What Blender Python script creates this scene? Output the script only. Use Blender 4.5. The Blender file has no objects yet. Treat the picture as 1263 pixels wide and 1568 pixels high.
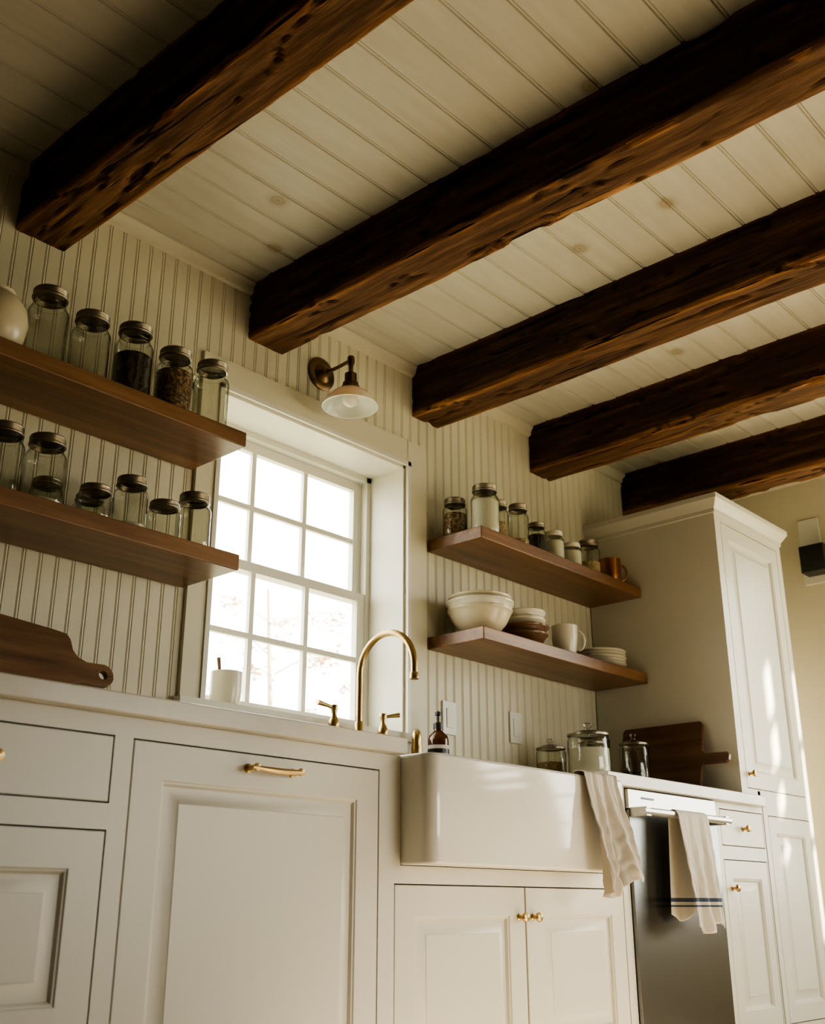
import bpy, bmesh, math, random
from mathutils import Vector, Matrix, noise
random.seed(7)
S=bpy.context.scene
# ------------------------------------------------------------ materials
def mat(name,col=(.8,.8,.8),rough=.5,metal=0,spec=.5,**kw):
    m=bpy.data.materials.new(name); m.use_nodes=True
    nt=m.node_tree; b=nt.nodes['Principled BSDF']
    b.inputs['Base Color'].default_value=(*col,1); b.inputs['Roughness'].default_value=rough
    b.inputs['Metallic'].default_value=metal; b.inputs['Specular IOR Level'].default_value=spec
    for k,v in kw.items(): b.inputs[k.replace('_',' ')].default_value=v
    return m
def N(m,t,**props):
    n=m.node_tree.nodes.new(t)
    for k,v in props.items(): setattr(n,k,v)
    return n
def L(m,a,b): m.node_tree.links.new(a,b)
def coords(m,scale=(1,1,1)):
    tc=N(m,'ShaderNodeTexCoord'); mp=N(m,'ShaderNodeMapping'); mp.inputs['Scale'].default_value=scale
    L(m,tc.outputs['Object'],mp.inputs['Vector']); return mp.outputs['Vector']
def ramp(m,fac,stops):
    r=N(m,'ShaderNodeValToRGB'); e=r.color_ramp.elements
    while len(e)<len(stops): e.new(.5)
    for i,(p,c) in enumerate(stops): e[i].position=p; e[i].color=(*c,1)
    L(m,fac,r.inputs['Fac']); return r.outputs['Color']
def bump(m,h,strength=.3,dist=.01):
    b=N(m,'ShaderNodeBump'); b.inputs['Strength'].default_value=strength; b.inputs['Distance'].default_value=dist
    L(m,h,b.inputs['Height']); L(m,b.outputs['Normal'],m.node_tree.nodes['Principled BSDF'].inputs['Normal'])
def noisen(m,vec,scale,detail=4,rough=.6):
    n=N(m,'ShaderNodeTexNoise'); n.inputs['Scale'].default_value=scale; n.inputs['Detail'].default_value=detail
    n.inputs['Roughness'].default_value=rough; L(m,vec,n.inputs['Vector']); return n.outputs['Fac']
def BC(m): return m.node_tree.nodes['Principled BSDF'].inputs['Base Color']

def paint(name,c,var=.06,rough=.45):
    m=mat(name,c,rough); v=coords(m)
    n=noisen(m,v,3,5)
    L(m,ramp(m,n,[(.3,tuple(x*(1-var) for x in c)),(.7,c)]),BC(m))
    bump(m,noisen(m,v,60,3),.08,.003); return m
M_wall=paint('cream_wall_paint',(.68,.64,.49))
M_cab=paint('cream_cabinet_paint',(.62,.605,.52),.03,.36)
M_trim=paint('white_trim_paint',(.71,.695,.60),.03,.4)
M_plaster=paint('cream_plaster',(.66,.61,.47),.06,.8)
M_dark=paint('low_bounce_dark_paint',(.10,.095,.07),.1,.9)  # dark tone for unseen walls, picked to cut bounce light

def woodmat(name,c1,c2,c3,scale,axis='x',rough=.45,bs=.25,det=6,bd=.004,worn=None):
    m=mat(name,c2,rough)
    s={'x':(1,12,12),'y':(12,1,12),'z':(12,12,1)}[axis]
    v=coords(m,s); n1=noisen(m,v,scale,det,.65)
    v2=coords(m,tuple(q*.35 for q in s)); n2=noisen(m,v2,scale*.6,3)
    mx=N(m,'ShaderNodeMath',operation='MULTIPLY_ADD'); L(m,n1,mx.inputs[0]); mx.inputs[1].default_value=.6
    m2=N(m,'ShaderNodeMath',operation='MULTIPLY'); L(m,n2,m2.inputs[0]); m2.inputs[1].default_value=.4
    L(m,m2.outputs[0],mx.inputs[2])
    col=ramp(m,mx.outputs[0],[(.32,c1),(.5,c2),(.66,c3)])
    hgt=n1
    if worn:
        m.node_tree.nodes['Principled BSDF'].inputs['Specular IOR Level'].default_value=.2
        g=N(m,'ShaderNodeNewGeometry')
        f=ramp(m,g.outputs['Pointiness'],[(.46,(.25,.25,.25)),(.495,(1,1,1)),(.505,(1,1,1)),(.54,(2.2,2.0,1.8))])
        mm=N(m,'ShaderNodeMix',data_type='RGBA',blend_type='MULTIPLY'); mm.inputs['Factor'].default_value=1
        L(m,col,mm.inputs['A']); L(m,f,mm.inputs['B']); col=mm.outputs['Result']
        vc=coords(m,(17,1.0,17)); nc=noisen(m,vc,1.0,3,.55)
        fc=ramp(m,nc,[(.475,(1,1,1)),(.494,(.06,.06,.06)),(.506,(.06,.06,.06)),(.522,(1,1,1))])
        vb=coords(m,(5,2.2,5)); nb=noisen(m,vb,1.0,2,.5); fb=ramp(m,nb,[(.50,(0,0,0)),(.58,(1,1,1))])
        m3=N(m,'ShaderNodeMix',data_type='RGBA',blend_type='MULTIPLY'); L(m,fb,m3.inputs['Factor'])
        L(m,col,m3.inputs['A']); L(m,fc,m3.inputs['B']); col=m3.outputs['Result']
        m4=N(m,'ShaderNodeMix',data_type='RGBA',blend_type='MULTIPLY'); L(m,fb,m4.inputs['Factor'])
        L(m,n1,m4.inputs['A']); L(m,fc,m4.inputs['B']); hgt=m4.outputs['Result']
    L(m,col,BC(m))
    bump(m,hgt,bs,bd); return m
M_beam_lit=woodmat('hewn_oak_beam_lit_face',(.030,.015,.008),(.11,.056,.026),(.27,.15,.072),3.6,'y',.85,.75,10,.008,True)  # lit copy of the beam wood: light on the undersides painted in as lighter brown
M_beam_shade=woodmat('hewn_oak_beam_shaded_face',(.012,.006,.004),(.042,.021,.011),(.12,.063,.030),3.6,'y',.85,.7,10,.007,True)  # shaded copy of the same wood: shade on the sides painted into the colour
M_shelf=woodmat('walnut_shelf',(.07,.031,.012),(.16,.078,.030),(.28,.148,.062),2.0,'x',.38,.15)
M_board=woodmat('walnut_board',(.07,.035,.016),(.18,.092,.042),(.28,.155,.075),2.5,'x',.4,.1)
M_boardr=woodmat('walnut_board_dark',(.04,.019,.010),(.11,.054,.027),(.18,.095,.05),2.5,'y',.4,.1)
M_floor=woodmat('oak_floor',(.32,.25,.17),(.46,.37,.26),(.54,.45,.33),1.5,'x',.4,.1)

CB=(.67,.655,.555)
M_ceil=mat('painted_pine_ceiling',CB,.5)
v=coords(M_ceil,(1.75,2.1,1)); vo=N(M_ceil,'ShaderNodeTexVoronoi'); vo.voronoi_dimensions='2D'; vo.inputs['Scale'].default_value=1.0
L(M_ceil,v,vo.inputs['Vector'])
kn=ramp(M_ceil,vo.outputs['Distance'],[(0,(.38,.32,.20)),(.020,(.50,.44,.31)),(.034,(.42,.37,.26)),(.048,(.58,.55,.44)),(.08,CB)])
v=coords(M_ceil,(1.2,9,1)); gr=ramp(M_ceil,noisen(M_ceil,v,3,5),[(.3,(.88,.87,.84)),(.7,(1,1,1))])
mx=N(M_ceil,'ShaderNodeMix',data_type='RGBA',blend_type='MULTIPLY'); mx.inputs['Factor'].default_value=1
L(M_ceil,kn,mx.inputs['A']); L(M_ceil,gr,mx.inputs['B']); L(M_ceil,mx.outputs['Result'],BC(M_ceil))

M_brass=mat('aged_brass',(.46,.33,.15),.3,1)
M_dbrass=mat('dark_bronze',(.16,.105,.055),.35,1)
M_steel=mat('brushed_steel',(.20,.20,.195),.25,1)
v=coords(M_steel,(60,1,1.0)); bump(M_steel,noisen(M_steel,v,3,3),.06,.002)
M_steel2=mat('light_steel_strip',(.50,.49,.46),.33,.85)
M_black=mat('black_plastic',(.015,.015,.015),.4)
M_gap=mat('cabinet_interior',(.10,.085,.06),.9)
M_ceram=mat('white_fireclay',(.74,.725,.65),.10,0,.65)
M_cream=mat('cream_stoneware',(.60,.53,.37),.25)
M_bowl=mat('off_white_china',(.65,.61,.49),.22)
M_wbowl=mat('brown_glazed_bowl',(.14,.075,.04),.25)
M_lid=mat('jar_lid_zinc',(.28,.25,.195),.36,.95)
M_copper=mat('copper',(.38,.17,.08),.3,1)
M_counter=mat('quartz_counter',(.64,.62,.53),.22)
v=coords(M_counter); L(M_counter,ramp(M_counter,noisen(M_counter,v,5,8),[(.35,(.53,.51,.44)),(.6,(.63,.61,.53))]),BC(M_counter))
M_plate=mat('outlet_plastic',(.7,.69,.62),.35)
M_label=mat('paper_label',(.65,.63,.57),.6)
M_amber=mat('amber_glass',(.07,.02,.006),.08,0,.7)
def speck(name,c1,c2,sc):
    m=mat(name,c1,.7); vo=N(m,'ShaderNodeTexVoronoi'); vo.inputs['Scale'].default_value=sc
    L(m,coords(m),vo.inputs['Vector']); sp=N(m,'ShaderNodeSeparateColor'); L(m,vo.outputs['Color'],sp.inputs[0])
    L(m,ramp(m,sp.outputs[0],[(.1,c1),(.9,c2)]),BC(m)); bump(m,vo.outputs['Distance'],.8,.004); return m
C_dark=speck('dark_beans',(.008,.005,.004),(.03,.018,.01),120)
C_seed=speck('mixed_seeds',(.06,.025,.01),(.34,.21,.1),150)
C_tan=speck('oats',(.38,.27,.14),(.55,.42,.25),160)
C_white=mat('flour',(.74,.71,.60),.9)
def glass(name,tint,edge,gl_=1.0,e0=.75,bmp=False):
    m=bpy.data.materials.new(name); m.use_nodes=True; nt=m.node_tree; nt.nodes.clear()
    out=N(m,'ShaderNodeOutputMaterial'); mix=N(m,'ShaderNodeMixShader'); tr=N(m,'ShaderNodeBsdfTransparent'); gl=N(m,'ShaderNodeBsdfGlossy')
    gl.inputs['Roughness'].default_value=.06
    lw=N(m,'ShaderNodeLayerWeight'); lw.inputs['Blend'].default_value=.5
    if bmp:
        bp=N(m,'ShaderNodeBump'); bp.inputs['Strength'].default_value=.5; bp.inputs['Distance'].default_value=.006
        L(m,noisen(m,coords(m,(1,1,.5)),38,1),bp.inputs['Height'])
        L(m,bp.outputs['Normal'],lw.inputs['Normal']); L(m,bp.outputs['Normal'],gl.inputs['Normal'])
    L(m,ramp(m,lw.outputs['Facing'],[(.0,tint),(e0,tint),(1.0,edge)]),tr.inputs['Color'])
    pw=N(m,'ShaderNodeMath',operation='POWER'); L(m,lw.outputs['Facing'],pw.inputs[0]); pw.inputs[1].default_value=3.0
    mu=N(m,'ShaderNodeMath',operation='MULTIPLY_ADD'); mu.inputs[1].default_value=.5*gl_; mu.inputs[2].default_value=.06*gl_; L(m,pw.outputs[0],mu.inputs[0]); mu.use_clamp=True
    L(m,mu.outputs[0],mix.inputs[0]); L(m,tr.outputs[0],mix.inputs[1]); L(m,gl.outputs[0],mix.inputs[2]); L(m,mix.outputs[0],out.inputs[0]); return m
M_glass=glass('jar_glass',(.90,.915,.865),(.10,.11,.08),1.2,.50,True)
M_pane=glass('window_glass',(.99,.99,.99),(.95,.95,.95),.5)
M_milk=mat('milk_glass',(.85,.83,.74),.2,0,.5); M_milk.node_tree.nodes['Principled BSDF'].inputs['Transmission Weight'].default_value=.25
M_milk.node_tree.nodes['Principled BSDF'].inputs['Subsurface Weight'].default_value=.3
def linen(name,c,stripe=None):
    m=mat(name,c,.9); v=coords(m)
    n=noisen(m,v,300,2); bump(m,n,.3,.002)
    if stripe:
        tc=N(m,'ShaderNodeTexCoord'); sp=N(m,'ShaderNodeSeparateXYZ'); L(m,tc.outputs['Object'],sp.inputs[0])
        mr=N(m,'ShaderNodeMapRange'); mr.inputs['From Min'].default_value=.45; mr.inputs['From Max'].default_value=.60
        L(m,sp.outputs['Z'],mr.inputs['Value'])
        b=(.05,.07,.11)
        r=ramp(m,mr.outputs[0],[(0,c),(.42,b),(.46,c),(.52,b),(.60,c)]); 
        for nd in m.node_tree.nodes:
            if nd.type=='VALTORGB': nd.color_ramp.interpolation='CONSTANT'
        L(m,r,BC(m))
    return m
M_linen=linen('linen_towel',(.50,.46,.385)); M_linen2=linen('striped_towel',(.54,.51,.44),True)

# ------------------------------------------------------------ mesh builder
class B:
    def __init__(s): s.v=[];s.f=[];s.m=[];s.mats=[]
    def mi(s,m):
        if m not in s.mats: s.mats.append(m)
        return s.mats.index(m)
    def add(s,vs,fs,m,T=None):
        o=len(s.v); k=s.mi(m)
        s.v+=[tuple(T@Vector(p)) if T else tuple(p) for p in vs]
        for f in fs: s.f.append([i+o for i in f]); s.m.append(k)
        return s
    def box(s,x0,x1,y0,y1,z0,z1,m,T=None):
        vs=[(x,y,z) for x in(x0,x1) for y in(y0,y1) for z in(z0,z1)]
        return s.add(vs,[(0,1,3,2),(4,6,7,5),(0,4,5,1),(2,3,7,6),(0,2,6,4),(1,5,7,3)],m,T)
    def loft(s,rings,m,c0=True,c1=True,closed=True,T=None,mf=None):
        n=len(rings[0]); vs=[p for r in rings for p in r]; fs=[]; js=[]
        for i in range(len(rings)-1):
            for j in range(n if closed else n-1):
                k=(j+1)%n; fs.append((i*n+j,i*n+k,(i+1)*n+k,(i+1)*n+j)); js.append(j)
        if c0: fs.append(tuple(range(n))[::-1]); js.append(-1)
        if c1: fs.append(tuple((len(rings)-1)*n+j for j in range(n))); js.append(-1)
        st=len(s.m); s.add(vs,fs,m,T)
        if mf:
            for a,j in enumerate(js): s.m[st+a]=s.mi(mf(j))
        return s
    def lathe(s,prof,m,c=(0,0,0),seg=36,T=None,c0=True,c1=True):
        rings=[[(c[0]+max(r,1e-4)*math.cos(2*math.pi*j/seg),c[1]+max(r,1e-4)*math.sin(2*math.pi*j/seg),c[2]+z) for j in range(seg)] for r,z in prof]
        return s.loft(rings,m,c0,c1,True,T)
    def tube(s,path,r,m,seg=14):
        P=[Vector(p) for p in path]; n=len(P); R=r if isinstance(r,(list,tuple)) else [r]*n
        t=[(P[min(i+1,n-1)]-P[max(i-1,0)]).normalized() for i in range(n)]
        a=t[0].orthogonal().normalized(); rings=[]
        for i in range(n):
            a=(a-t[i]*a.dot(t[i])).normalized(); b=t[i].cross(a)
            rings.append([tuple(P[i]+R[i]*(math.cos(2*math.pi*j/seg)*a+math.sin(2*math.pi*j/seg)*b)) for j in range(seg)])
        return s.loft(rings,m)
    def grid(s,fn,nu,nv,m):
        vs=[fn(i/nu,j/nv) for i in range(nu+1) for j in range(nv+1)]
        fs=[(i*(nv+1)+j,(i+1)*(nv+1)+j,(i+1)*(nv+1)+j+1,i*(nv+1)+j+1) for i in range(nu) for j in range(nv)]
        return s.add(vs,fs,m)
    def build(s,name,bevel=0,solid=0,recalc=True,ang=32):
        me=bpy.data.meshes.new(name); me.from_pydata(s.v,[],s.f)
        for m in s.mats: me.materials.append(m)
        me.polygons.foreach_set('material_index',s.m); me.polygons.foreach_set('use_smooth',[True]*len(s.f))
        if recalc:
            bm=bmesh.new(); bm.from_mesh(me); bmesh.ops.recalc_face_normals(bm,faces=bm.faces); bm.to_mesh(me); bm.free()
        me.set_sharp_from_angle(angle=math.radians(ang)); me.update()
        o=bpy.data.objects.new(name,me); S.collection.objects.link(o)
        if solid:
            q=o.modifiers.new('solid','SOLIDIFY'); q.thickness=solid; q.offset=0
        if bevel:
            q=o.modifiers.new('bevel','BEVEL'); q.width=bevel; q.segments=2; q.limit_method='ANGLE'; q.angle_limit=math.radians(40); q.harden_normals=True
        return o

# ------------------------------------------------------------ room shell
XL,XR,YB,ZC=-1.2,4.85,-4.2,2.44
WX0,WX1,WZ0,WZ1=1.82,2.663,1.05,2.022
b=B(); b.box(XL-.2,XR+.2,YB-.2,.22,-.1,0,M_floor).build('floor')
b=B(); b.box(XL-.2,XR+.2,YB-.2,.22,ZC+.012,ZC+.15,M_ceil)
prof=[(0,0),(.101,0),(.1035,.006),(.1055,.002),(.1095,.002),(.1115,.006),(.114,0)]
y=.0; pts=[]
while y>YB:
    for dy,dz in prof[:-1]: pts.append((y-dy,ZC+dz))
    y-=.114
b.add([(x,p[0],p[1]) for p in pts for x in (XL,XR)],[(2*i,2*i+1,2*i+3,2*i+2) for i in range(len(pts)-1)],M_ceil)
b.build('ceiling',recalc=False)
def holewall(b,x0,x1,z0,z1,hx0,hx1,hz0,hz1,boxf):
    boxf(x0,hx0,z0,z1); boxf(hx1,x1,z0,z1); boxf(hx0,hx1,z0,hz0); boxf(hx0,hx1,hz1,z1)
b=B(); holewall(b,XL-.2,XR+.2,0,ZC+.012,WX0,WX1,WZ0,WZ1,lambda a,c,d,e:b.box(a,c,0,.22,d,e,M_wall))
def bead(x0,x1,z0,z1):
    pr=[(0,-.010),(.0345,-.010),(.036,-.0074),(.038,-.0096),(.0405,-.0104),(.043,-.0096),(.045,-.0074)]; w=.0465
    pts=[];k=math.floor(x0/w)
    while k*w<x1:
        for dx,yy in pr:
            x=k*w+dx
            if x0<=x<=x1: pts.append((x,yy))
        k+=1
    pts=[(x0,-.010)]+pts+[(x1,-.010)]
    b.add([(p[0],p[1],z) for p in pts for z in (z0,z1)],[(2*i,2*i+2,2*i+3,2*i+1) for i in range(len(pts)-1)],M_wall)
bead(XL,1.742,.905,ZC); bead(1.742,2.763,2.12,ZC); bead(2.763,3.84,.905,ZC); bead(3.84,4.45,2.06,ZC)
b.build('wall_back',recalc=False)
OY0,OY1,OZ0,OZ1=-2.3,-.95,.55,2.10
SY0,SY1=-3.09,-2.52  # unseen slit added in the right wall to throw sun streaks on the pantry
b=B()
for (a,c,z0,z1) in [(YB-.2,SY0,0,ZC),(SY1,OY0,0,ZC),(OY1,0,0,ZC),(SY0,SY1,0,1.49),(SY0,SY1,2.42,ZC),(OY0,OY1,0,OZ0),(OY0,OY1,OZ1,ZC)]:
    b.box(XR,XR+.14,a,c,z0,z1,M_plaster)
b.build('wall_right')
b=B()
for z0,z1 in ((1.55,1.66),(1.76,1.84),(1.99,2.04)): b.box(XR+.002,XR+.02,SY0,SY1,z0,z1,M_trim)  # added bars, spaced to break the sun streak into segments
b.build('streak_slit_bars')
b=B(); b.box(XL-.2,XL,YB-.2,.0,0,ZC,M_dark).build('wall_left')
FX0,FX1,FZ0,FZ1=2.85,4.7,.5,1.55
b=B(); holewall(b,XL,XR,0,ZC,FX0,FX1,FZ0,FZ1,lambda a,c,d,e:b.box(a,c,YB-.2,YB,d,e,M_dark)); b.build('wall_front')
b=B(); b.loft([[(x,-.0101,ZC-.045),(x,-.022,ZC-.040),(x,-.026,ZC-.02),(x,-.036,ZC-.008),(x,-.036,ZC-.0005),(x,-.0101,ZC-.0005)] for x in (XL,XR)],M_wall); b.build('trim_1')

def simplewin(name,axis,a0,a1,z0,z1,p,nx,nz):
    b=B(); t=.045
    def bx(u0,u1,w0,w1,d=.03):
        if axis=='y': b.box(p,p+d,u0,u1,w0,w1,M_trim)
        else: b.box(u0,u1,p,p+d,w0,w1,M_trim)
    bx(a0,a0+t,z0,z1);bx(a1-t,a1,z0,z1);bx(a0,a1,z0,z0+t);bx(a0,a1,z1-t,z1)
    for i in range(1,nx): u=a0+(a1-a0)*i/nx; bx(u-.012,u+.012,z0,z1,.025)
    for i in range(1,nz): w=z0+(z1-z0)*i/nz; bx(a0,a1,w-.012,w+.012,.025)
    b.build(name)
simplewin('window_2','y',OY0,OY1,OZ0,OZ1,XR+.05,4,4)
simplewin('window_3','x',FX0,FX1,FZ0,FZ1,YB-.1,5,3)

# main window
b=B(); T=M_trim
b.box(WX0-.0,WX0+.012,-.012,.20,WZ0,WZ1,T); b.box(WX1-.012,WX1,-.012,.20,WZ0,WZ1,T); b.box(WX0,WX1,-.012,.20,WZ1-.012,WZ1,T)
b.box(1.742,WX0+.002,-.024,-.0005,WZ0,2.12,M_wall); b.box(WX1-.002,2.763,-.024,-.0005,.93,2.12,M_wall); b.box(WX0,WX1,-.024,-.0005,WZ1-.002,2.12,M_wall)
b.box(WX1-.004,WX1+.012,-.030,-.02,WZ0,WZ1+.012,T); b.box(WX0-.012,WX0+.004,-.030,-.02,WZ0,WZ1+.012,T); b.box(WX0-.012,WX1+.012,-.030,-.02,WZ1-.004,WZ1+.012,T)
b.box(1.73,2.70,-.045,.20,WZ0-.025,WZ0+.003,T)
jx0,jx1=WX0+.012,WX1-.012
b.box(jx0,jx0+.02,.150,.205,WZ0,WZ1-.012,T); b.box(jx1-.022,jx1,.150,.205,WZ0,WZ1-.012,T); b.box(jx0,jx1,.150,.205,WZ1-.032,WZ1-.012,T)
b.box(jx1-.034,jx1-.022,.178,.205,WZ0,WZ1-.02,T)
def sash(y0,y1,z0,z1,rb,rt):
    x0,x1=jx0+.02,jx1-.022; s=.038
    b.box(x0,x0+s,y0,y1,z0,z1,T); b.box(x1-s,x1,y0,y1,z0,z1,T); b.box(x0+s,x1-s,y0,y1,z0,z0+rb,T); b.box(x0+s,x1-s,y0,y1,z1-rt,z1,T)
    gx0,gx1,gz0,gz1=x0+s,x1-s,z0+rb,z1-rt
    for k in (1,2):
        x=gx0+(gx1-gx0)*k/3; b.box(x-.009,x+.009,y0+.004,y1-.004,gz0,gz1,T)
    z=(gz0+gz1)/2; b.box(gx0,gx1,y0+.0045,y1-.0045,z-.009,z+.009,T)
    ym=(y0+y1)/2; b.add([(gx0,ym,gz0),(gx1,ym,gz0),(gx1,ym,gz1),(gx0,ym,gz1)],[(0,1,2,3)],M_pane)
sash(.153,.177,WZ0+.004,1.560,.055,.032)
sash(.180,.203,1.530,WZ1-.033,.032,.035)
b.build('window_1',recalc=True)

# ------------------------------------------------------------ beams
def beam(x0,w=.148,z0=2.235,seed=0):
    b=B(); x1=x0+w; z1=ZC+.004
    base=[]
    c=.005
    n=14
    for i in range(n): base.append((x0,z1-(z1-z0-c)*i/n,(-1,0)))
    base.append((x0,z0+c,(-1,0))); base.append((x0+c*.35,z0+c*.35,(-.7,-.7)))
    for i in range(n+1): base.append((x0+c+(w-2*c)*i/n,z0,(0,-1)))
    base.append((x1-c*.35,z0+c*.35,(.7,-.7)))
    for i in range(n+1): base.append((x1,z0+c+(z1-z0-c)*i/n,(1,0)))
    rings=[]; ny=380
    for k in range(ny+1):
        t=k/ny; y=-.0105-(-YB-.012)*(t**1.25); r=[]
        wob=noise.noise(Vector((seed*5.3,y*1.0,0)))*.006; woz=noise.noise(Vector((seed*5.3,y*1.2,9)))*.005
        for (x,z,nn) in base:
            d=noise.noise(Vector((x*6+seed*13,y*1.8,z*6)))*.004
            d+=noise.noise(Vector((x*34+seed,y*5,z*34)))*.0025
            d+=noise.noise(Vector((x*80+seed,y*12,z*80)))*.0012
            q=abs(noise.noise(Vector((x*20+seed*3,y*1.4,z*20))))
            if q<.04: d-=.009*(1-q/.04)
            q=noise.noise(Vector((x*16+seed*9,y*3.5,z*16)))
            if q>.45: d-=.010*min(1,(q-.45)/.06)
            corner=abs(nn[0])<.9 and abs(nn[1])<.9
            if corner:
                e=noise.noise(Vector((seed*7.1+nn[0]*3,y*7,1.3))); d-=max(0,e-.2)*.045
            r.append((x+nn[0]*d+wob,y,z+nn[1]*d+(woz if z<z0+.1 else 0)))
        rings.append(r)
    lo,hi=n-1,2*n+4  # underside gets the lit copy, sides the shaded copy
    b.loft(rings,M_beam_lit,mf=lambda j:M_beam_lit if lo<=j<=hi else M_beam_shade); return b.build('ceiling_beam',ang=22)
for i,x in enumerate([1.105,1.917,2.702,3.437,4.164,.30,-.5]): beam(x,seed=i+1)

# ------------------------------------------------------------ cabinets
YF=-.62
def door(b,x0,x1,z0,z1,m=M_cab,stile=.07,rail=.07,yf=YF,g=.003,flat=False):
    x0+=g;x1-=g;z0+=g;z1-=g
    if flat: rg=[(0,0,.02),(0,0,.0015),(.0015,.0015,0)]
    else:
        rg=[(0,0,.02),(0,0,.0015),(.0015,.0015,0),(stile,rail,0),(stile+.003,rail+.003,.003),(stile+.006,rail+.006,.0035),(stile+.011,rail+.011,.010),(stile+.017,rail+.017,.0105),(stile+.042,rail+.042,.002),(stile+.044,rail+.044,.0005)]
    rings=[[(x0+i,yf+d,z0+k),(x1-i,yf+d,z0+k),(x1-i,yf+d,z1-k),(x0+i,yf+d,z1-k)] for i,k,d in rg]
    b.loft(rings,m)
def knob(b,x,z,yf=YF,m=M_brass,r=.013):
    T=Matrix.Translation((x,yf,z))@Matrix.Rotation(math.radians(90),4,'X')
    b.lathe([(.009,0),(.009,.002),(.005,.004),(.005,.014),(r*.85,.017),(r,.022),(r*.85,.027),(r*.4,.029),(0,.0295)],m,seg=20,T=T)
def fr(b,x0,x1,z0,z1,yf=YF,m=M_cab): b.box(x0,x1,yf,yf+.02,z0,z1,m)
ZT=.865
b=B()
cols=[(-.60,-.02,[(.12,.649),(.697,.826)]),(.03,.67,[(.12,.649),(.697,.826)]),(.715,1.175,[(.12,.245),(.275,.649),(.697,.826)]),(1.217,1.915,[(.12,.825)]),(3.645,3.985,[(.12,.671),(.716,.843)])]
prev=-.65
seq=sorted(cols+[(1.968,2.98,None),(3.02,3.60,'dw')],key=lambda c:c[0])
for (a,c,op) in seq:
    fr(b,prev,a,.1,ZT); prev=c
    if op is None:
        fr(b,a,c,.1,.12); fr(b,a,c,.565,.606); fr(b,a,1.9895,.606,ZT); fr(b,2.8805,c,.606,ZT)
    elif op=='dw': pass
    else:
        z=.1
        for (z0,z1) in op: fr(b,a,c,z,z0); z=z1
        fr(b,a,c,z,ZT)
fr(b,3.985,3.991,.1,ZT)
b.box(-.65,1.985,YF+.02,-.012,.1,ZT-.001,M_gap); b.box(1.985,2.90,YF+.02,-.012,.1,.60,M_gap); b.box(2.90,3.015,YF+.02,-.012,.1,ZT-.001,M_gap); b.box(3.605,3.99,YF+.02,-.012,.1,ZT-.001,M_gap)
b.box(-.65,3.015,-.55,-.012,0,.1,M_gap);b.box(3.605,3.99,-.55,-.012,0,.1,M_gap)
for (a,c) in [(-.60,-.02),(.03,.67)]:
    door(b,a,c,.12,.649); door(b,a,c,.697,.826,flat=True); knob(b,(a+c)/2,.762)
door(b,.715,1.175,.12,.245,flat=True); door(b,.715,1.175,.275,.649,stile=.068,rail=.068); door(b,.715,1.175,.697,.826,flat=True); knob(b,.928,.762)
door(b,1.217,1.915,.12,.825,stile=.072,rail=.072)
door(b,1.968,2.4845,.12,.565,stile=.068,rail=.07); door(b,2.4845,2.98,.12,.565,stile=.068,rail=.07)
knob(b,2.455,.487); knob(b,2.515,.487)
door(b,3.645,3.985,.12,.671,stile=.055,rail=.06); door(b,3.645,3.985,.716,.843,flat=True); knob(b,3.815,.78); knob(b,3.69,.575)
pz=.792; 
for x in (1.508,1.634):
    T=Matrix.Translation((x,YF,pz))@Matrix.Rotation(math.radians(90),4,'X'); b.lathe([(.010,0),(.010,.003),(.006,.006),(.006,.026),(.009,.030),(.008,.034),(0,.036)],M_brass,seg=18,T=T)
b.tube([(1.497+.148*t,YF-.030-.004*math.sin(math.pi*t),pz-.004*math.sin(math.pi*t)) for t in [i/12 for i in range(13)]],[.0045+.0025*math.sin(math.pi*i/12) for i in range(13)],M_brass)
b.build('base_cabinets',ang=28)

# countertop
b=B(); 
b.box(-.65,1.984,-.65,-.0125,.8655,.905,M_counter); b.box(1.984,2.886,-.175,-.0125,.8695,.905,M_counter); b.box(2.886,3.97,-.65,-.0125,.8655,.905,M_counter)
b.build('countertop',bevel=.004)

# sink
def rrect(x0,x1,y0,y1,z,r,n=7):
    p=[]
    for cx,cy,a in ((x1-r,y0+r,-90),(x1-r,y1-r,0),(x0+r,y1-r,90),(x0+r,y0+r,180)):
        for i in range(n+1):
            t=math.radians(a+90*i/n); p.append((cx+r*math.cos(t),cy+r*math.sin(t),z))
    return p
b=B(); sx0,sx1,sy0,sy1=1.991,2.879,-.718,-.18
R=[(0.004,.608,.030),(.001,.610,.034),(0,.614,.035),(0,.858,.035),(.002,.865,.035),(.008,.868,.03),(.024,.868,.025),(.030,.865,.025),(.033,.855,.03),(.036,.66,.04),(.05,.645,.05)]
b.loft([rrect(sx0+i,sx1-i,sy0+i,sy1-i,z,r) for i,z,r in R],M_ceram)
b.build('farmhouse_sink',ang=50)

# dishwasher
b=B()
b.box(3.024,3.596,-.60,-.03,.02,.862,M_gap); b.box(3.024,3.596,-.632,-.60,.12,.800,M_steel); b.box(3.024,3.596,-.632,-.60,.803,.862,M_steel2)
b.box(3.10,3.18,-.633,-.631,.835,.842,M_black)
for x in (3.045,3.565):
    b.box(x-.014,x+.014,-.690,-.63,.778,.806,M_steel2)
b.tube([(3.02,-.682,.792),(3.59,-.682,.792)],.0125,M_steel2)
b.build('dishwasher',bevel=.002)

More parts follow.
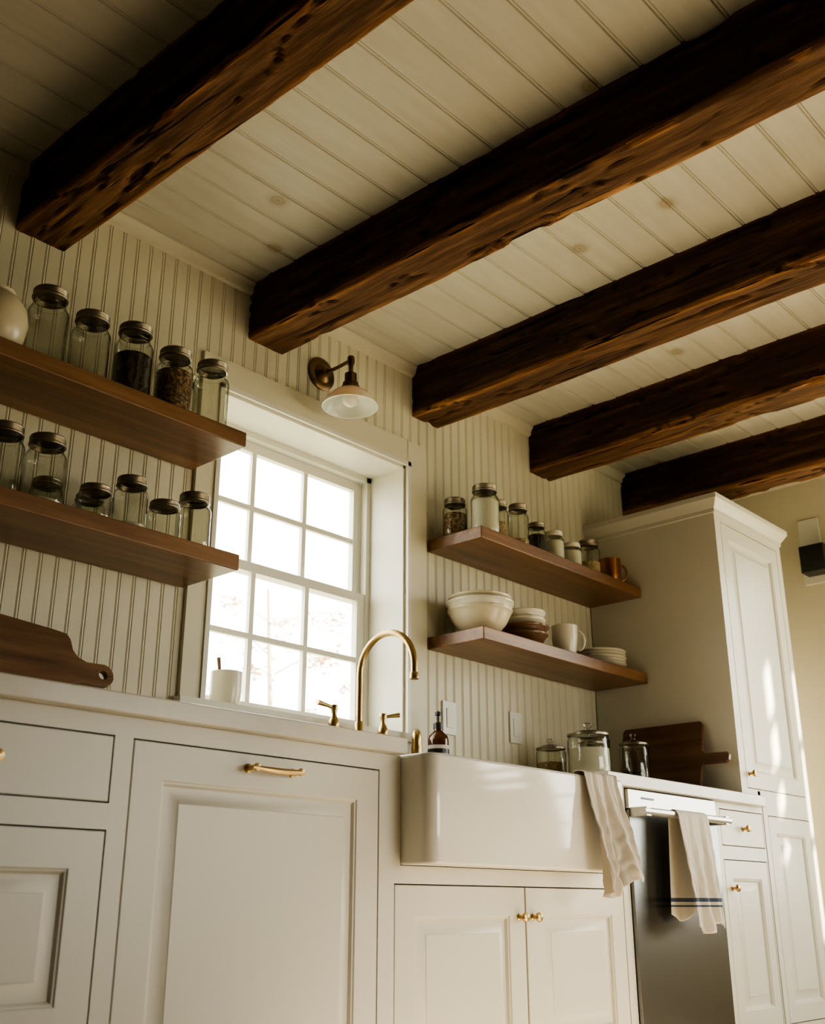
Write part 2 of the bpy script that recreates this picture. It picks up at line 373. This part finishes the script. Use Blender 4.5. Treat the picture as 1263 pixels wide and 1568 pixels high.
# tall pantry cabinet
b=B()
b.box(3.842,4.45,-.60,-.0125,.9055,2.05,M_cab); b.box(3.992,4.45,-.60,-.0125,0,.9055,M_cab)
fr(b,3.842,3.89,.9055,2.05); fr(b,4.41,4.45,.1,2.05); fr(b,3.89,4.41,1.985,2.05); fr(b,3.97,3.992,.9055,.925); fr(b,4.0,4.035,.1,.9055); fr(b,3.89,4.41,.9055,.93); fr(b,4.035,4.41,.84,.9055); fr(b,4.035,4.41,.1,.12)
door(b,3.89,4.41,.93,1.985,stile=.06,rail=.06); door(b,4.035,4.41,.12,.84,stile=.055,rail=.06)
knob(b,3.916,.985)
cr=[(0,2.012),(.006,2.014),(.006,2.03),(.016,2.045),(.026,2.062),(.030,2.066),(.030,2.086),(.0,2.088)]
b.loft([[(3.842-o,-.0125,z),(3.842-o,-.62-o,z),(4.45+o,-.62-o,z),(4.45+o,-.0125,z)] for o,z in cr],M_cab)
b.build('pantry_cabinet',ang=25)

# ------------------------------------------------------------ shelves
def shelf(x0,x1,z0,z1=None,y0=-.265):
    z1=z1 or z0+.045; b=B(); b.box(x0,x1,y0,-.0125,z0,z1,M_shelf); b.build('floating_shelf',bevel=.004)
shelf(.35,1.732,1.72); shelf(.35,1.732,1.36); shelf(2.78,3.838,1.72); shelf(2.78,3.838,1.36)
Z1,Z2=1.7655,1.4055

# ------------------------------------------------------------ sconce
b=B(); sx,sz=2.235,2.232
T=Matrix.Translation((sx,-.0106,sz))@Matrix.Rotation(math.radians(90),4,'X')
b.lathe([(.060,0),(.060,.004),(.054,.008),(.038,.010),(.034,.016),(.020,.020),(.014,.030),(.0,.032)],M_dbrass,T=T)
b.tube([(sx,-.035,sz),(sx,-.07,sz-.004),(sx,-.10,sz-.004),(sx,-.13,sz-.002),(sx,-.156,sz)],.0065,M_dbrass)
b.lathe([(0,-.02),(.010,-.018),(.0125,-.008),(.0125,.008),(.010,.014),(.0,.016)],M_dbrass,c=(sx,-.158,sz))
b.lathe([(.008,0),(.008,-.03),(.012,-.034),(.020,-.040),(.020,-.070),(.026,-.074),(.026,-.084),(.030,-.086),(.034,-.100),(.034,-.104)],M_dbrass,c=(sx,-.158,sz-.012))
zc=sz-.108
out=[(.030,0),(.040,-.004),(.060,-.018),(.080,-.038),(.090,-.054),(.093,-.064)]
inn=[(r-.004,z-.001) for r,z in out][::-1]
b.lathe(out+inn,M_milk,c=(sx,-.158,zc),seg=48,c0=False,c1=False)
b.lathe([(.012,0),(.013,-.01),(.024,-.028),(.028,-.042),(.022,-.058),(.010,-.066),(0,-.067)],M_milk,c=(sx,-.158,zc+.004),seg=24)
b.build('wall_sconce',ang=45)

# ------------------------------------------------------------ faucet
b=B(); fx,fy,z0=2.36,-.10,.905
br=[(.026,0),(.026,.006),(.020,.010),(.016,.02),(.012,.03),(.012,.085),(.015,.09),(.015,.10),(.011,.105)]
def arc():
    P=[(fx,fy,.93),(fx,fy,1.0),(fx,fy,1.1),(fx,fy,1.17),(fx,fy,1.195)]
    R=.115
    for i in range(1,19):
        t=math.pi*i/18*1.0; P.append((fx,fy-R+R*math.cos(t),1.195+R*math.sin(t)))
    P+= [(fx,fy-2*R,1.185),(fx,fy-2*R,1.165)]
    return P
b.tube(arc(),.0105,M_brass)
b.lathe([(.012,0),(.014,-.004),(.014,-.02),(.011,-.022)],M_brass,c=(fx,fy-.23,1.172))
b.lathe([(.026,0),(.026,.006),(.020,.010),(.015,.02),(.014,.07),(.018,.075),(.018,.11),(.014,.118),(.0135,.14),(.011,.145)],M_brass,c=(fx,fy,z0))
for s in (-1,1):
    x=fx+.107*s
    b.lathe(br+[(.016,.112),(.017,.13),(.012,.14),(.008,.15),(.009,.165),(.012,.172),(.010,.182),(0,.185)],M_brass,c=(x,fy,z0))
    b.tube([(x,fy,z0+.172),(x-.022,fy+.004,z0+.178),(x-.062,fy+.008,z0+.184)] if s<0 else [(x,fy,z0+.172),(x+.02,fy-.01,z0+.176),(x+.05,fy-.022,z0+.182)],[.005,.0055,.008],M_brass)
b.tube([(fx-.107,fy,z0+.120),(fx-.08,fy,z0+.112),(fx-.04,fy,z0+.104),(fx,fy,z0+.110),(fx+.04,fy,z0+.104),(fx+.08,fy,z0+.112),(fx+.107,fy,z0+.120)],.009,M_brass)
b.build('bridge_faucet',ang=45)
b=B(); b.lathe([(.024,0),(.024,.006),(.014,.012),(.012,.05),(.016,.055),(.018,.09),(.015,.11),(.017,.118),(.014,.14),(.008,.15),(0,.152)],M_brass,c=(2.625,fy,z0))
b.tube([(2.625,fy,z0+.142),(2.61,fy-.015,z0+.144),(2.59,fy-.03,z0+.135)],.006,M_brass)
b.build('side_sprayer',ang=45)

# soap bottle
b=B(); c=(2.72,-.11,.905)
b.lathe([(.030,0),(.034,.003),(.035,.008),(.035,.125),(.032,.138),(.018,.152),(.014,.156),(.014,.166)],M_amber,c=c)
b.lathe([(.0355,.03),(.0357,.032),(.0357,.105),(.0355,.107)],M_label,c=c,c0=False,c1=False)
b.lathe([(.0359,.055),(.0359,.062)],M_black,c=c,c0=False,c1=False); b.lathe([(.0359,.080),(.0359,.095)],M_black,c=c,c0=False,c1=False)
b.lathe([(.016,.162),(.016,.180),(.010,.183),(.005,.186),(.005,.205),(.010,.208),(.010,.218),(0,.220)],M_black,c=c)
b.tube([(2.72,-.11,1.119),(2.70,-.128,1.119),(2.685,-.142,1.113)],.005,M_black)
b.build('soap_dispenser_bottle',ang=40)

for x,z in ((2.89,1.135),(3.275,1.145)):
    b=B(); b.box(x-.036,x+.036,-.017,-.0108,z-.058,z+.058,M_plate); b.box(x-.017,x+.017,-.0195,-.017,z-.034,z+.034,M_trim); b.build('outlet_plate',bevel=.0015)

# ------------------------------------------------------------ jars
def jar(x,y,z,r,h,content=None,fill=.7,lid=M_lid,name='mason_jar',lidr=.82):
    b=B(); c=(x,y,z)
    hb=h*.70; n=r*.76
    p=[(r*.3,.0),(r*.80,0),(r*.93,.004),(r,.014),(r*.985,hb*.3),(r*.985,hb*.8),(r,hb),(r*.97,hb+h*.035),(r*.88,hb+h*.075),(n,hb+h*.10),(n,hb+h*.115),(n+.0025,hb+h*.125),(n+.0025,hb+h*.14),(n,hb+h*.15),(n,h-.016)]
    b.lathe(p,M_glass,c=c,c1=False)
    b.lathe([(r*.80,.006),(r*.92,.012),(r*.93,.016)],M_glass,c=c,c0=False,c1=False)
    lr=r*lidr+.002; H=.026 if h>.14 else .02
    pr=[(lr-.004,h-H),(lr,h-H+.001),(lr+.0015,h-H+.003),(lr+.0015,h-H+.005),(lr,h-H+.007)]
    z_=h-H+.007
    while z_<h-.006: pr+=[(lr,z_),(lr-.0008,z_+.0012)]; z_+=.0024
    pr+=[(lr,h-.004),(lr-.0015,h-.001),(lr-.005,h),(lr-.007,h-.0015),(0,h-.0015)]
    b.lathe(pr,lid,c=c,c0=False)
    b.lathe([(n-.002,h-.012),(0,h-.0119)],lid,c=c,c0=False)
    if content:
        t=max(.02,hb*fill); b.lathe([(r*.82,.0045),(r*.93,.012),(r*.965,.02),(r*.965,t-.003),(r*.9,t),(0,t+.003)],content,c=c)
    return b.build(name,ang=40)
for (x,y,r,h,ct,fl) in [(1.150,-.17,.051,.228,None,0),(1.275,-.17,.051,.212,None,0),(1.406,-.17,.052,.232,C_dark,.86),(1.540,-.17,.052,.212,C_seed,.95),(1.668,-.17,.051,.222,None,0),(1.650,-.062,.040,.215,C_tan,.5)]:
    jar(x,y,Z1,r,h,ct,fl)
b=B(); b.lathe([(.045,0),(.058,.006),(.078,.045),(.084,.085),(.078,.12),(.058,.148),(.046,.156),(.044,.162),(.046,.167),(.042,.167),(.040,.150),(0,.12)],M_cream,c=(1.012,-.165,Z1)); b.build('ceramic_crock',ang=50)
for (x,y,r,h,ct,fl) in [(1.082,-.17,.050,.187,None,0),(1.190,-.175,.051,.190,C_white,.10),(1.255,-.075,.042,.125,C_tan,.4),(1.325,-.19,.044,.096,None,0),(1.378,-.075,.042,.118,C_tan,.5),(1.440,-.17,.045,.158,C_white,.25),(1.545,-.17,.046,.120,None,0),(1.640,-.17,.048,.168,None,0)]:
    jar(x,y,Z2,r,h,ct,fl)
jar(2.835,-.10,Z1,.045,.150,C_seed,.85); jar(2.885,-.20,Z1,.052,.190,C_white,.98)
jar(3.000,-.17,Z1,.040,.170,C_tan,.7); jar(3.098,-.19,Z1,.040,.178,C_tan,.3); jar(3.215,-.19,Z1,.036,.135,C_dark,.9)
jar(3.330,-.19,Z1,.039,.130,C_white,.98,lid=M_bowl); jar(3.450,-.19,Z1,.039,.112,C_white,.98,lid=M_bowl); jar(3.572,-.19,Z1,.046,.152,C_tan,.55)
def mug(name,x,y,z,r,h,m,ang=0,taper=.9,handle=True):
    b=B(); b.lathe([(r*taper*.85,0),(r*taper*.95,.003),(r*taper,.01),(r*.99,h*.6),(r,h),(r-.003,h+.001),(r-.004,h-.004),(r*taper-.004,.012),(0,.01)],m,c=(x,y,z))
    if handle:
        P=[]
        for i in range(11):
            t=math.radians(-80+160*i/10); q=(r*.93+.028*math.cos(t)); P.append((x+q*math.cos(ang),y+q*math.sin(ang),z+h*.52+h*.32*math.sin(t)))
        b.tube(P,.0045,m,10)
    return b.build(name,ang=45)
mug('copper_mug',3.735,-.185,Z1,.048,.11,M_copper,math.radians(-40))
def bowl(b,x,y,z,r,h,m,foot=.5):
    b.lathe([(r*foot,0),(r*foot,.008),(r*(foot+.08),.012),(r*.82,h*.45),(r*.95,h*.75),(r,h-.010),(r*1.03,h-.008),(r*1.04,h-.002),(r*1.02,h),(r-.004,h+.001),(r*.93,h*.75),(r*.78,h*.46),(r*.4,.02),(0,.016)],m,c=(x,y,z),seg=48)
b=B(); bowl(b,2.905,-.150,Z2,.112,.095,M_cream); bowl(b,2.905,-.150,Z2+.030,.118,.092,M_bowl); bowl(b,2.905,-.150,Z2+.052,.108,.090,M_cream); b.build('stacked_mixing_bowls',ang=45)
b=B(); bowl(b,3.165,-.15,Z2,.085,.055,M_wbowl); bowl(b,3.165,-.15,Z2+.024,.090,.060,M_wbowl); bowl(b,3.165,-.15,Z2+.052,.078,.058,M_bowl); bowl(b,3.165,-.15,Z2+.076,.080,.062,M_bowl); b.build('stacked_small_bowls',ang=45)
mug('coffee_mug',3.385,-.18,Z2,.050,.122,M_bowl,math.radians(-60),.82)
b=B()
for k in range(5):
    z=Z2+k*.013; r=.104-.002*(k%2)
    b.lathe([(r*.55,0),(r*.6,.003),(r*.98,.017),(r,.019),(r*.98,.021),(r*.6,.008),(0,.006)],M_bowl,c=(3.675,-.15,z),seg=48)
b.build('stacked_plates',ang=45)
b=B(); r=.048; h=.115
b.lathe([(r*.7,0),(r*.8,.004),(r*.92,.02),(r,h*.5),(r,h),(r-.004,h),(r-.004,h*.5),(r*.8,.02),(0,.012)],M_bowl,c=(1.975,.075,WZ0+.003))
b.tube([(1.96,.07,WZ0+.02),(1.945,.065,WZ0+.09),(1.932,.062,WZ0+.155)],[.004,.004,.006],M_board)
b.build('sill_cup',ang=45)

def canister(x,y,r,h,ct,fl):
    b=B(); c=(x,y,.905)
    b.lathe([(r*.3,0),(r*.93,0),(r,.008),(r,h*.72),(r*.93,h*.78),(r*.9,h*.80)],M_glass,c=c,c1=False)
    b.lathe([(r*.97,h*.80),(r*.98,h*.815),(r*.9,h*.83),(r*.5,h*.87),(r*.15,h*.89),(r*.13,h*.92),(r*.24,h*.95),(r*.22,h*.99),(0,h)],M_glass,c=c,c0=False)
    b.lathe([(r*.93,h*.79),(r*.99,h*.795),(r*.99,h*.825),(r*.93,h*.83)],M_lid,c=c,c0=False,c1=False)
    if ct: b.lathe([(r*.88,.004),(r*.96,.012),(r*.96,h*fl),(0,h*fl+.006)],ct,c=c)
    b.build('glass_canister',ang=40)
canister(3.355,-.28,.077,.240,C_white,.60); canister(3.515,-.19,.052,.235,C_tan,.5); canister(3.36,-.11,.056,.20,C_tan,.55); canister(3.600,-.32,.056,.225,C_dark,.35)

# cutting boards
def board(name,outline,th,T,m):
    b=B()
    b.loft([[(p[0],0,p[1]) for p in outline],[(p[0],th,p[1]) for p in outline]],m,T=T)
    return b.build(name,bevel=.002)
def arcp(cx,cz,r,a0,a1,n=8): return [(cx+r*math.cos(math.radians(a0+(a1-a0)*i/n)),cz+r*math.sin(math.radians(a0+(a1-a0)*i/n))) for i in range(n+1)]
hc=(1.478,.160)
ol=[(.80,0),(1.36,0),(1.372,.012),(1.376,.10),(1.384,.122),(1.405,.131)]
ol+=arcp(hc[0],hc[1],.030,-80,-1,6)
ol+=arcp(hc[0]-.002,hc[1],.0115,-1,-359,16)
ol+=arcp(hc[0],hc[1],.030,1,85,6)
ol+=[(1.43,.188),(1.405,.198),(1.392,.215),(1.386,.242),(1.375,.256),(1.33,.262),(1.2,.274),(1.05,.276),(.82,.270),(.80,.26)]
T=Matrix.Translation((0,-.100,.9101))@Matrix.Rotation(math.radians(-13),4,'X')
board('cutting_board',ol,.018,T,M_board)
ol=[(-.15,0),(-.49,0),(-.50,.012),(-.503,.10),(-.512,.112),(-.60,.112),(-.612,.120),(-.614,.140),(-.606,.150),(-.515,.152),(-.503,.165),(-.500,.272),(-.49,.282),(-.16,.282),(-.15,.272)]
R=Matrix(((0,1,0,0),(1,0,0,0),(0,0,1,0),(0,0,0,1)))
T=Matrix.Translation((3.745,0,.9101))@Matrix.Rotation(math.radians(14),4,'Y')@R
board('serving_board',ol,.018,T,M_boardr)

# ------------------------------------------------------------ towels
def towel1(u,v):
    path=[(-.676,.74),(-.678,.80),(-.681,.86),(-.690,.8775),(-.708,.8785),(-.7245,.873),(-.7275,.85),(-.729,.72),(-.730,.56)]
    L_=[0]
    for i in range(1,len(path)): L_.append(L_[-1]+math.dist(path[i],path[i-1]))
    s=u*L_[-1]
    i=max(k for k in range(len(L_)) if L_[k]<=s+1e-9); i=min(i,len(path)-2); t=(s-L_[i])/(L_[i+1]-L_[i])
    y=path[i][0]*(1-t)+path[i+1][0]*t; z=path[i][1]*(1-t)+path[i+1][1]*t
    d=max(0,(u-.42)/.58)
    w=.165+.035*d; x=2.634+.02*d+w*v
    f=math.sin(v*19+d*1.8)*.55+math.sin(v*37+2-d*2)*.3+.5*math.sin(v*8+d*2)
    y-= (f+1.35)*(.004+.019*d) ; x+=.009*math.sin(v*19+1)*d
    z-= d*d*(.035*math.sin(v*5+.5)+.02*v-.015)
    x+=.007*noise.noise(Vector((u*8,v*6,0)));y-=abs(.020*noise.noise(Vector((u*11,v*8,4))))*d
    return (x,y,z)
b=B(); b.grid(towel1,90,80,M_linen); b.build('dish_towel',solid=.002,ang=180)
def towel2(u,v):
    bz,by,r=.792,-.682,.0155
    back=.30; front=.335; tot=back+math.pi*r+front; s=u*tot
    if s<back: y=by+r+.001; z=bz-back+s; d=1-s/back; sg=1
    elif s<back+math.pi*r:
        a=(s-back)/r; y=by+r*math.cos(a); z=bz+r*math.sin(a); d=0; sg=0
    else: y=by-r; z=bz-(s-back-math.pi*r); d=(s-back-math.pi*r)/front; sg=-1
    w=.20+.02*d; x=3.205+.012*d+w*v
    if sg==1: x-=.03*d
    f=math.sin(v*17+d*1.2)*.55+math.sin(v*33+1+d)*.3+.5*math.sin(v*6+1-d)
    if sg==-1: y-=(f+1.35)*(.0015+.017*d)+abs(.016*noise.noise(Vector((u*11,v*8,8))))*d
    elif sg==1: y+=(f+1)*.003*d
    x+=.007*math.sin(v*17)*d
    z-=d*(.018*math.sin(v*6)+.014*v)
    return (x,y,z)
b=B(); b.grid(towel2,90,80,M_linen2); b.build('striped_dish_towel',solid=.002,ang=180)

b=B()
b.box(XR-.012,XR-.0005,-.66,-.56,1.93,2.25,M_plate)
b.box(XR-.10,XR-.012,-.70,-.585,1.965,2.095,M_black)
b.build('wall_light_fixture',bevel=.004)

# ------------------------------------------------------------ outside
M_grass=mat('dry_grass',(.35,.33,.22),.9); M_leaf=mat('autumn_leaf',(.26,.10,.025),.7); M_leaf2=mat('yellow_leaf',(.32,.22,.05),.7); M_bark=mat('pale_bark',(.30,.24,.18),.9)
b=B(); b.box(-25,40,.25,60,-.6,-.5,M_grass); b.box(-25,40,-40,-4.45,-.6,-.5,M_grass); b.box(5.1,40,-4.45,.25,-.6,-.5,M_grass); b.build('ground')
def tree(x,y,h,sd):
    rnd=random.Random(sd); b=B()
    b.tube([(x,y,-.55),(x+.05,y,h*.4),(x-.1,y+.1,h)],[.08,.05,.02],M_bark,8)
    for k in range(14):
        a=rnd.uniform(0,6.28); z0=h*rnd.uniform(.3,.95); ln=rnd.uniform(.7,1.9)
        e=Vector((x+ln*math.cos(a),y+ln*math.sin(a),z0+rnd.uniform(.1,.9)))
        b.tube([(x,y,z0),tuple((Vector((x,y,z0))+e)/2+Vector((0,0,.12))),tuple(e)],[.014,.009,.004],M_bark,5)
        for cl in range(3):
            ctr=Vector((x,y,z0)).lerp(e,rnd.uniform(.5,1.05))
            for q in range(30):
                p=ctr+Vector([rnd.gauss(0,.09) for _ in range(3)])
                s=rnd.uniform(.03,.06); u=Vector([rnd.gauss(0,1) for _ in range(3)]).normalized(); w=u.orthogonal().normalized()
                b.add([tuple(p-u*s),tuple(p+w*s*.5),tuple(p+u*s),tuple(p-w*s*.5)],[(0,1,2,3)],rnd.choice((M_leaf,M_leaf2)))
    b.build('tree',recalc=False)
tree(9.9,9.2,4.9,1); tree(14.5,12.0,5.6,2)

# ------------------------------------------------------------ light
W=bpy.data.worlds.new('sky'); S.world=W; W.use_nodes=True
bg=W.node_tree.nodes['Background']; bg.inputs[0].default_value=(1,.975,.89,1); bg.inputs[1].default_value=10.5
sun=bpy.data.lights.new('sun','SUN'); sun.energy=42; sun.angle=.022; sun.color=(1,.88,.68)
so=bpy.data.objects.new('sun',sun); S.collection.objects.link(so)
so.rotation_euler=Vector((-.34,1.0,-.40)).to_track_quat('-Z','Y').to_euler()
def portal(loc,rot,sx,sy,n):
    l=bpy.data.lights.new(n,'AREA'); l.shape='RECTANGLE'; l.size=sx; l.size_y=sy; l.cycles.is_portal=True
    o=bpy.data.objects.new(n,l); S.collection.objects.link(o); o.location=loc; o.rotation_euler=rot
h=math.pi/2
portal(((WX0+WX1)/2,.215,(WZ0+WZ1)/2),(-h,0,0),WX1-WX0,WZ1-WZ0,'window_portal_a')
portal((XR+.13,(OY0+OY1)/2,(OZ0+OZ1)/2),(h,0,h),OY1-OY0,OZ1-OZ0,'window_portal_b')
portal(((FX0+FX1)/2,YB-.19,(FZ0+FZ1)/2),(h,0,0),FX1-FX0,FZ1-FZ0,'window_portal_c')
portal((XR+.13,(SY0+SY1)/2,1.95),(h,0,h),SY1-SY0,.93,'streak_slit_portal')

# ------------------------------------------------------------ camera
cam=bpy.data.cameras.new('camera'); co=bpy.data.objects.new('camera',cam); S.collection.objects.link(co); S.camera=co
p=math.radians(20.2); yaw=math.radians(42.3)
co.location=(0,-2.47,.51); co.rotation_euler=(math.pi/2+p,0,yaw-math.pi/2)
cam.sensor_fit='HORIZONTAL'; cam.sensor_width=36; cam.lens=36*1648/1263; cam.clip_start=.02
cam.dof.use_dof=True; cam.dof.focus_distance=3.1; cam.dof.aperture_fstop=5.6
try:
    S.view_settings.look='AgX - Medium High Contrast'
except Exception as e: print(e)
